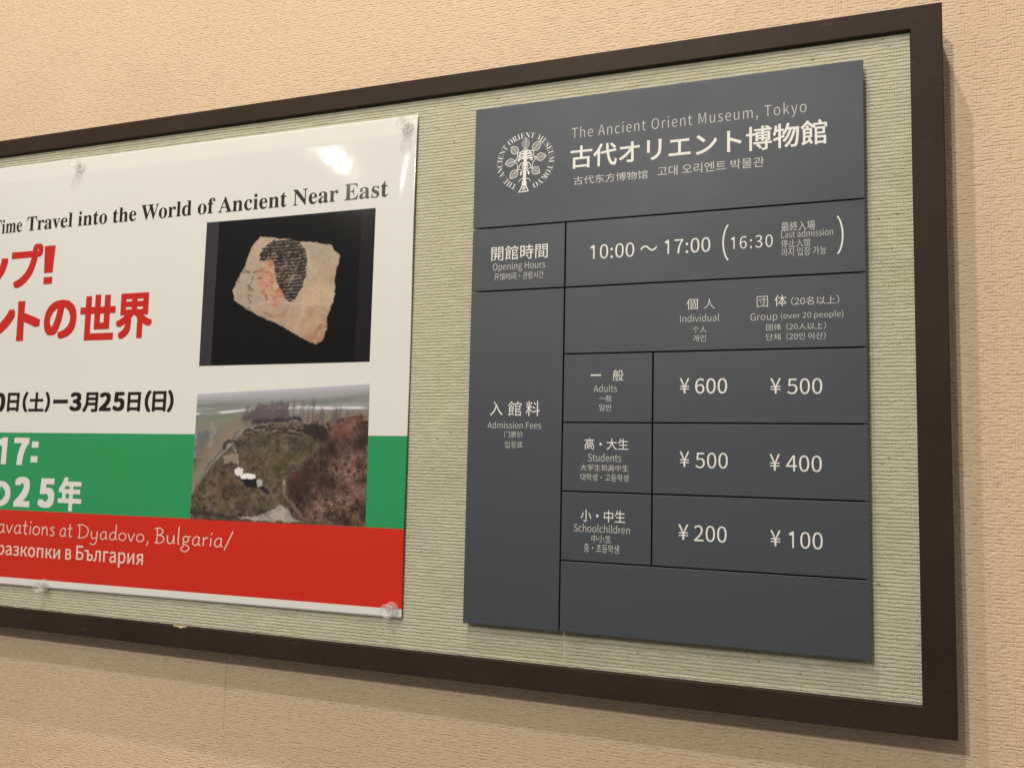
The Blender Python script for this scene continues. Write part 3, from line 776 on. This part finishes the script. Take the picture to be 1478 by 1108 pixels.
def paint_fragment(h, w):
    V_, U_ = np.meshgrid(np.linspace(0, 1, h), np.linspace(0, 1, w), indexing='ij')
    asp = 0.75
    img = np.ones((h, w, 3)) * rgb(17, 16, 17)
    xb = SHP['barL'][0][0] + (SHP['barL'][1][0] - SHP['barL'][0][0]) * V_
    blend(img, (U_ < xb).astype(float), rgb(60, 56, 62))
    xb = SHP['barR'][0][0] + (SHP['barR'][1][0] - SHP['barR'][0][0]) * V_
    blend(img, (U_ > xb).astype(float) * 0.8, rgb(36, 33, 40))
    N = lambda a, b, o=4, gn=.55: vnoise(h, w, a, b, o, gn)
    n1 = N(9, 9, 5); n2 = N(55, 60, 3, .7); n3 = N(4, 4, 3); n5 = N(24, 26, 4, .65)
    wu = U_ + (N(20, 20, 4, .65) - .5) * .020; wv = V_ + (N(20, 20, 4, .65) - .5) * .020
    fr = inside(SHP['frag'], wu, wv)
    stone = rgb(203, 181, 160) * (0.84 + 0.22 * n1[..., None]) + (n2[..., None] - .5) * 20 + (n3[..., None] - .5) * rgb(26, 14, 0)
    low = np.clip((V_ - .60) * 3, 0, 1)[..., None]
    stone = stone - low * rgb(6, 20, 26) * (0.4 + n1[..., None])
    f_ = soft(fr, 1)[..., None]
    img = img * (1 - f_) + stone * f_
    rim = soft(fr, 1) * (1 - soft(fr, 5)) * 2.0
    blend(img, np.clip(rim, 0, 1) * 0.6 * np.clip(n5 * 4 - 1.6, 0, 1), rgb(226, 208, 190))
    blend(img, np.clip(rim, 0, 1) * 0.5 * np.clip(2.2 - n5 * 5, 0, 1), rgb(120, 96, 80))
    fi = soft(fr, 2)
    face = soft(inside(SHP['face'], wu + (n5 - .5) * .04, wv + (n1 - .5) * .04), 5) * fi
    blend(img, face * .45, rgb(206, 164, 140))
    blend(img, face * np.clip(0.22 + 2.2 * (n5 - .42), 0, 0.75), rgb(204, 146, 118))
    blend(img, face * np.clip((N(14, 16, 4, .7) - .52) * 5, 0, 0.55), rgb(176, 92, 66))
    blend(img, face * np.clip((N(16, 18, 4, .7) - .56) * 6, 0, 0.6), rgb(222, 196, 172))
    for cx, cy, sx_, sy_, c, s in ((.72, .77, .05, .09, rgb(150, 98, 82), .8), (.66, .86, .09, .05, rgb(166, 116, 98), .7), (.62, .70, .06, .10, rgb(184, 136, 114), .6), (.40, .70, .05, .07, rgb(176, 122, 98), .6)):
        blend(img, np.exp(-(((U_ - cx) / sx_) ** 2 + ((V_ - cy) / sy_) ** 2)) * np.clip(n5 * 3 - 1.1, 0, 1) * s * fi, c)
    wu2 = U_ + (n5 - .5) * .03; wv2 = V_ + (N(24, 26, 4, .65) - .5) * .03
    for nm, wdt, c, s in (('arc1', .007, rgb(220, 200, 180), .5), ('arc2', .010, rgb(222, 202, 184), .5), ('collar', .006, rgb(160, 106, 84), .5)):
        d = segdist(SHP[nm], wu2, wv2, asp)
        blend(img, np.clip(1 - d / wdt, 0, 1) * s * fi, c)
    hm = soft(inside(SHP['hair'], wu + (n2 - .5) * .02, wv + (n2 - .5) * .02), 1) * fi
    lines_ = 0.5 + 0.5 * np.sin(V_ * 2 * math.pi * 44 + 1.2 * np.sin(U_ * 9 + 1) + n1 * 4)
    curls = N(90, 110, 2, .8)
    tex = np.clip((curls - .50) * 1.5 + (lines_ - .45) * .70 + (n5 - .5) * 1.2 + .24, 0, 1)[..., None]
    hair = rgb(48, 42, 42) * (1 - tex) + rgb(150, 134, 122) * tex
    wear = np.clip((N(10, 11, 5, .7) - .60) * 6, 0, .6)[..., None]
    hair = hair * (1 - wear) + rgb(160, 142, 128) * wear
    img = img * (1 - hm[..., None]) + hair * hm[..., None]
    for line, c, wdt in (([(.31, .375), (.35, .365), (.395, .38)], rgb(150, 96, 74), .007), ([(.335, .415), (.36, .41)], rgb(110, 76, 62), .006),
                         ([(.305, .40), (.29, .45), (.28, .485), (.30, .50)], rgb(150, 104, 84), .006), ([(.285, .53), (.305, .533)], rgb(120, 70, 56), .007),
                         ([(.27, .455), (.29, .475)], rgb(92, 76, 70), .008), ([(.295, .49), (.312, .50)], rgb(96, 70, 62), .008), ([(.285, .555), (.30, .575)], rgb(120, 84, 70), .007),
                         ([(.225, .375), (.25, .36), (.285, .372)], rgb(96, 82, 74), .008), ([(.27, .61), (.295, .612)], rgb(120, 98, 84), .007),
                         ([(.345, .69), (.37, .72), (.40, .745)], rgb(140, 112, 94), .006), ([(.38, .53), (.395, .57)], rgb(170, 96, 72), .009), ([(.20, .40), (.22, .43)], rgb(110, 94, 84), .006)):
        d = segdist(line, wu2, wv2, asp)
        blend(img, np.clip(1.2 - d / wdt, 0, 1) * np.clip(n2 * 2.6 - .70, 0, .75) * fi, c)
    cracks = np.clip(1 - np.abs(N(7, 7, 5, .6) - .5) / .008, 0, 1)
    blend(img, cracks * fi * .30, rgb(132, 112, 98))
    img += (RS.rand(h, w, 1) - .5) * 7
    return img

def paint_mound(h, w):
    V_, U_ = np.meshgrid(np.linspace(0, 1, h), np.linspace(0, 1, w), indexing='ij')
    asp = 0.68
    N = lambda a, b, o=4, gn=.55: vnoise(h, w, a, b, o, gn)
    n1 = N(8, 10, 5, .6); n2 = N(44, 60, 4, .75); n3 = N(4, 5, 4); n4 = N(110, 140, 2, .8); n5 = N(20, 26, 5, .65)
    wu = U_ + (n5 - .5) * .045; wv = V_ + (N(20, 26, 5, .65) - .5) * .045
    su = U_ + (N(30, 30, 2) - .5) * .006; sv = V_ + (N(30, 30, 2) - .5) * .006
    F = lambda nm, c, a=1.0, s=1, q=(wu, wv): blend(img, soft(inside(SHP[nm], *q), s) * a, c)
    def L(line, c, wdt, a=.75, q=None):
        q = q or (wu, wv); blend(img, np.clip(1.3 - segdist(line, q[0], q[1], asp) / wdt, 0, 1) * a, c)
    G_ = lambda cx, cy, sx_, sy_: np.exp(-(((U_ - cx) / sx_) ** 2 + ((V_ - cy) / sy_) ** 2))
    # plain and sky, hazy with distance
    img = np.ones((h, w, 3)) * rgb(132, 134, 134)
    blend(img, np.clip(1 - V_ / .10, 0, 1), rgb(176, 176, 190))
    bands_ = N(34, 3, 3, .7)
    blend(img, np.clip((bands_ - .5) * 4, 0, .5) * np.clip((V_ - .03) * 14, 0, 1), rgb(104, 112, 108))
    blend(img, np.clip((.5 - bands_) * 4, 0, .4) * np.clip((V_ - .03) * 14, 0, 1), rgb(156, 154, 156))
    dr = segdist(SHP['river'], U_, V_ + (n1 - .5) * .01, asp)
    blend(img, np.clip(1.4 - dr / .0075, 0, 1) * np.clip((N(2, 11, 2) - .30) * 4, 0.15, .9), rgb(214, 214, 222))
    F('field3', rgb(122, 124, 102), .75, 4); blend(img, G_(.20, .20, .12, .02) * .6, rgb(104, 122, 78))
    F('field1', rgb(112, 104, 110), .85, 2); blend(img, soft(inside(SHP['field1'], wu, wv), 2) * np.clip((n5 - .45) * 3, 0, .5), rgb(92, 88, 98))
    F('field2', rgb(62, 76, 48), .95, 2)
    L([(-.02, .74), (.05, .58), (.12, .43), (.20, .32), (.28, .245), (.34, .215)], rgb(126, 116, 98), .050, .95)
    L([(.10, .24), (.115, .30), (.11, .36), (.10, .42)], rgb(150, 142, 142), .014, .6)
    blend(img, np.clip((V_ - .17) / .05, 0, 1) * np.clip((U_ - .60) / .06, 0, 1), rgb(134, 114, 106))
    blend(img, np.clip((V_ - .17) / .05, 0, 1) * np.clip((U_ - .60) / .06, 0, 1) * np.clip((n2 - .45) * 4, 0, .7), rgb(96, 76, 70))
    blend(img, G_(.79, .225, .06, .014) * .8, rgb(104, 122, 80))
    L([(.85, .22), (.92, .27), (1.0, .31)], rgb(170, 152, 142), .010, .7)
    # the mound
    mm = soft(inside(SHP['mound'], wu, wv), 3)
    ground = rgb(96, 82, 70) * (0.45 + 0.95 * n5[..., None]) + (n2[..., None] - .5) * 46 + (n4[..., None] - .5) * 22
    green = np.clip((n1 - .50) * 3 + G_(.50, .52, .17, .15) * .95 + G_(.20, .78, .10, .10) * .5 - .15, 0, .8)[..., None]
    ground = ground * (1 - green) + (rgb(84, 78, 50) * (0.66 + 0.60 * n5[..., None]) + (n4[..., None] - .5) * 20) * green
    br = (G_(.20, .72, .12, .13) * .8)[..., None]; ground = ground * (1 - br) + rgb(96, 74, 54) * (0.6 + .8 * n5[..., None]) * br
    img = img * (1 - mm[..., None]) + ground * mm[..., None]
    blend(img, mm * np.clip((N(30, 36, 4, .7) - .53) * 8, 0, .85) * np.clip(G_(.12, .82, .20, .18) + G_(.42, .30, .24, .075) * 1.3 + .12, 0, 1), rgb(52, 44, 38))
    edge = [(.0, .72), (.06, .60), (.13, .46), (.21, .34), (.29, .26), (.35, .22)]
    blend(img, np.clip(1 - segdist(edge, wu, wv, asp) / .020, 0, 1) * (.2 + .6 * n5), rgb(140, 124, 104))
    L([(.03, .74), (.10, .58), (.18, .43), (.27, .31)], rgb(74, 62, 50), .006, .5)
    L([(.06, .80), (.14, .62), (.20, .50)], rgb(84, 72, 56), .005, .4)
    blend(img, mm * G_(.42, .29, .20, .05) * np.clip((n2 - .47) * 5, 0, .7), rgb(140, 122, 112))
    blend(img, mm * G_(.13, .80, .05, .14) * np.clip((n2 - .45) * 5, 0, .6), rgb(120, 104, 94))
    # scrub on the right flank: dark trunks, pale bare twigs
    reg = soft(inside(SHP['brush'], wu + (n5 - .5) * .08, wv + (n1 - .5) * .08), 6)
    tw = np.clip(1 - np.abs(N(26, 34, 4, .75) - .5) / .05, 0, 1)
    tw2 = np.clip(1 - np.abs(N(40, 50, 3, .75) - .5) / .05, 0, 1)
    base = rgb(80, 58, 50) * (0.20 + 1.45 * n5[..., None]) + (n2[..., None] - .5) * 60 + (n4[..., None] - .5) * 30
    base = base * (1 - tw[..., None] * .45) + rgb(48, 36, 34) * tw[..., None] * .45
    base = base * (1 - tw2[..., None] * .35) + rgb(150, 122, 110) * tw2[..., None] * .35
    lit = (np.clip((n1 - .48) * 5, 0, 1) * .5)[..., None]; base = base * (1 - lit) + rgb(150, 118, 106) * (0.6 + .8 * n2[..., None]) * lit
    img = img * (1 - reg[..., None]) + base * reg[..., None]
    blend(img, reg * np.clip(G_(.74, .42, .13, .10) * 1.2 + G_(.64, .70, .09, .14) * 1.1 + G_(.80, .68, .05, .06) + G_(.98, .42, .05, .06), 0, .75) * np.clip(n5 * 2.2 - .3, 0, 1), rgb(40, 30, 30))
    blend(img, reg * np.clip(G_(.90, .62, .10, .07) + G_(.80, .86, .10, .08) * .8 + G_(.78, .27, .06, .05) * .8, 0, 1) * np.clip((n2 - .40) * 4, 0, .7), rgb(162, 126, 112))
    blend(img, reg * G_(.60, .64, .06, .06) * .5 * n5 * 1.6, rgb(110, 62, 44))
    blend(img, reg * G_(.86, .33, .05, .05) * .45, rgb(150, 90, 70))
    blend(img, G_(.94, .93, .02, .05) * .6 * np.clip(n5*2-.4,0,1), rgb(104, 116, 56))
    # excavated ledges on top
    L([(.36, .245), (.46, .235), (.60, .225), (.63, .235)], rgb(40, 38, 46), .013, .95)
    L([(.36, .262), (.47, .252), (.60, .243)], rgb(128, 112, 96), .006, .6)
    for seg in ([(.30, .33), (.36, .29), (.42, .285)], [(.42, .31), (.50, .30), (.54, .32)], [(.45, .28), (.47, .30), (.46, .325)], [(.50, .335), (.57, .335), (.62, .35)], [(.56, .29), (.60, .31), (.66, .33)]):
        L(seg, rgb(52, 44, 42), .008, .8); L([(a, b + .015) for a, b in seg], rgb(138, 122, 104), .005, .45)
    F('shrub', rgb(40, 35, 36), .85, 3, (wu + (n2 - .5) * .05, wv + (n2 - .5) * .05))
    # stand of bare trees
    hat = N(8, 150, 3, .7); crown = soft(inside(SHP['treesL'], U_ + (n2 - .5) * .05, V_ + (N(10, 60, 3, .8) - .5) * .07), 2)
    img = img * (1 - crown[..., None] * .74) + (rgb(88, 78, 84) + (hat[..., None] - .5) * 44 + (n4[..., None] - .5) * 26 - np.clip((V_ - .10) * 200, 0, 24)[..., None]) * crown[..., None] * .74
    blend(img, G_(.30, .21, .018, .03) * .8, rgb(62, 58, 58))
    for _ in range(34):
        tx = RS.uniform(.30, .90); top = .245 - RS.uniform(.05, .15) * (1.0 if tx < .72 else .6)
        L([(tx, .27), (tx + RS.uniform(-.004, .004), (top + .27) / 2), (tx + RS.uniform(-.007, .007), top)], rgb(82, 72, 78), .0028, .55, (U_, V_))
        blend(img, G_(tx, top + .035, .014, .045) * .45 * np.clip(n4 * 1.8 - .3, 0, 1), rgb(96, 86, 92))
    # pit, spoil and tents
    F('pad', rgb(152, 138, 126), .75, 2); F('hole', rgb(48, 38, 32), .8, 3)
    L([(.18, .43), (.205, .385), (.25, .385), (.28, .42)], rgb(50, 42, 40), .010, .8); L([(.265, .50), (.245, .46), (.235, .425)], rgb(168, 156, 142), .004, .7)
    L([(.57, .56), (.60, .50), (.66, .45), (.74, .40)], rgb(62, 52, 42), .006, .7); L([(.545, .72), (.55, .80), (.60, .87), (.66, .95)], rgb(140, 120, 100), .009, .6)
    L([(.43, .66), (.50, .70), (.56, .66)], rgb(120, 108, 86), .006, .35); L([(.30, .58), (.34, .50), (.44, .47)], rgb(112, 102, 80), .005, .35)
    blend(img, np.clip(1.2 - segdist(SHP['rim'], wu, wv, asp) / .014, 0, 1) * .75, rgb(46, 38, 34))
    F('sand', rgb(172, 164, 158), .92, 2); blend(img, soft(inside(SHP['sand'], wu, wv), 2) * np.clip((.52 - n5) * 5, 0, .6), rgb(128, 118, 110))
    blend(img, G_(.435, .92, .03, .018) * .9, rgb(44, 40, 40))
    F('shadow', rgb(26, 26, 32), .95, 1, (su, sv)); F('shadow2', rgb(30, 28, 32), .9, 1, (su, sv))
    F('can1', rgb(218, 216, 220), 1, 1, (su, sv)); F('can2', rgb(228, 228, 234), 1, 1, (su, sv)); F('shed', rgb(166, 164, 158), 1, 1, (su, sv))
    L([(.272, .535), (.275, .565)], rgb(168, 166, 170), .006, .7, (U_, V_))
    blend(img, G_(.548, .70, .009, .020) * .8, rgb(190, 178, 166))
    img += (RS.rand(h, w, 1) - .5) * 9
    img = img * (1.06 + .10 * np.clip(.25 - V_, 0, 1)[..., None]) + 9
    return img

def picture(corners, img, label):
    h, w, _ = img.shape
    c = [np.array(q) for q in corners]      # TL TR BR BL
    vs = []
    for j in range(h):
        t = j / (h - 1)
        for i in range(w):
            s = i / (w - 1)
            p = (c[0] * (1 - s) + c[1] * s) * (1 - t) + (c[3] * (1 - s) + c[2] * s) * t
            vs.append(V(p[0], p[1], zp(p[0], p[1]) + 0.00028))
    fs = [(j * w + i, (j + 1) * w + i, (j + 1) * w + i + 1, j * w + i + 1) for j in range(h - 1) for i in range(w - 1)]
    me = mesh('print', vs, fs)
    a = me.color_attributes.new('print', 'FLOAT_COLOR', 'POINT')
    colr = np.ones((h * w, 4)); colr[:, :3] = srgb2lin(img.reshape(-1, 3)) 
    a.data.foreach_set('color', colr.ravel())
    o = link('printed_picture', me, M_PRINT, poster, True); o['label'] = label
    return o
picture([(-0.4092, -0.1108), (-0.1400, -0.1123), (-0.1415, -0.3126), (-0.4107, -0.3135)], paint_fragment(270, 340), 'printed picture of a painted stone fragment on black')
picture([(-0.4106, -0.3526), (-0.1402, -0.3413), (-0.1379, -0.5211), (-0.4107, -0.5236)], paint_mound(270, 400), 'printed aerial picture of an excavated mound')

# ------------------------------------------------------------------ push pins
def lathe(prof, n=28):
    vs, fs = [], []
    for r, z in prof:
        for i in range(n):
            a = 2 * math.pi * i / n; vs.append((r * math.cos(a), -z, r * math.sin(a)))
    m_ = len(prof)
    for j in range(m_ - 1):
        for i in range(n):
            fs.append((j * n + i, j * n + (i + 1) % n, (j + 1) * n + (i + 1) % n, (j + 1) * n + i))
    fs.append(tuple(range(n))); fs.append(tuple(range((m_ - 1) * n, m_ * n))[::-1])
    me = mesh('lathe', vs, fs)
    bm = bmesh.new(); bm.from_mesh(me); bmesh.ops.recalc_face_normals(bm, faces=bm.faces); bm.to_mesh(me); bm.free()
    return me
PIN = [(0.0070, 0.0), (0.0076, 0.0006), (0.0074, 0.0016), (0.0052, 0.0024), (0.0042, 0.0034), (0.0040, 0.0075), (0.0046, 0.0092), (0.0066, 0.0104), (0.0076, 0.0116), (0.0077, 0.0130), (0.0070, 0.0140), (0.0052, 0.0143), (0.0044, 0.0136), (0.0030, 0.0131), (0.0012, 0.0130)]
pin_me = lathe([(max(0.0004, float(q[0])) * 1.15, float(q[1]) * 1.1) for q in smooth_line(PIN, 4)], 40); pin_me.materials.append(M_CLEAR)
pin_me.polygons.foreach_set('use_smooth', [True] * len(pin_me.polygons))
needle_me = lathe([(0.0006, -0.004), (0.0006, 0.009)], 8); needle_me.materials.append(M_STEEL)
for x, y, rx, rz, lab in ((-0.0970, -0.0084, 4, -3, 'clear push pin in the top right corner of the poster, on its white margin'),
                          (-0.6515, -0.0070, -14, 14, 'clear push pin on the poster top edge above the black English title'),
                          (-0.6658, -0.6296, 4, 16, 'clear push pin on the poster bottom edge below the Cyrillic line'),
                          (-0.0958, -0.6188, 6, -2, 'clear push pin over the red in the bottom right corner of the poster')):
    root = empty('push_pin', V(x, y, zp(max(min(x, PXR), PXL), y) + 0.0008))
    root.rotation_euler = (math.radians(rx), 0, math.radians(rz))
    tag(root, lab, 'push pin', 'clear push pins holding the poster')
    for nm, md in (('pin_body', pin_me), ('needle', needle_me)):
        o = bpy.data.objects.new(nm, md); COL.objects.link(o); o.parent = root
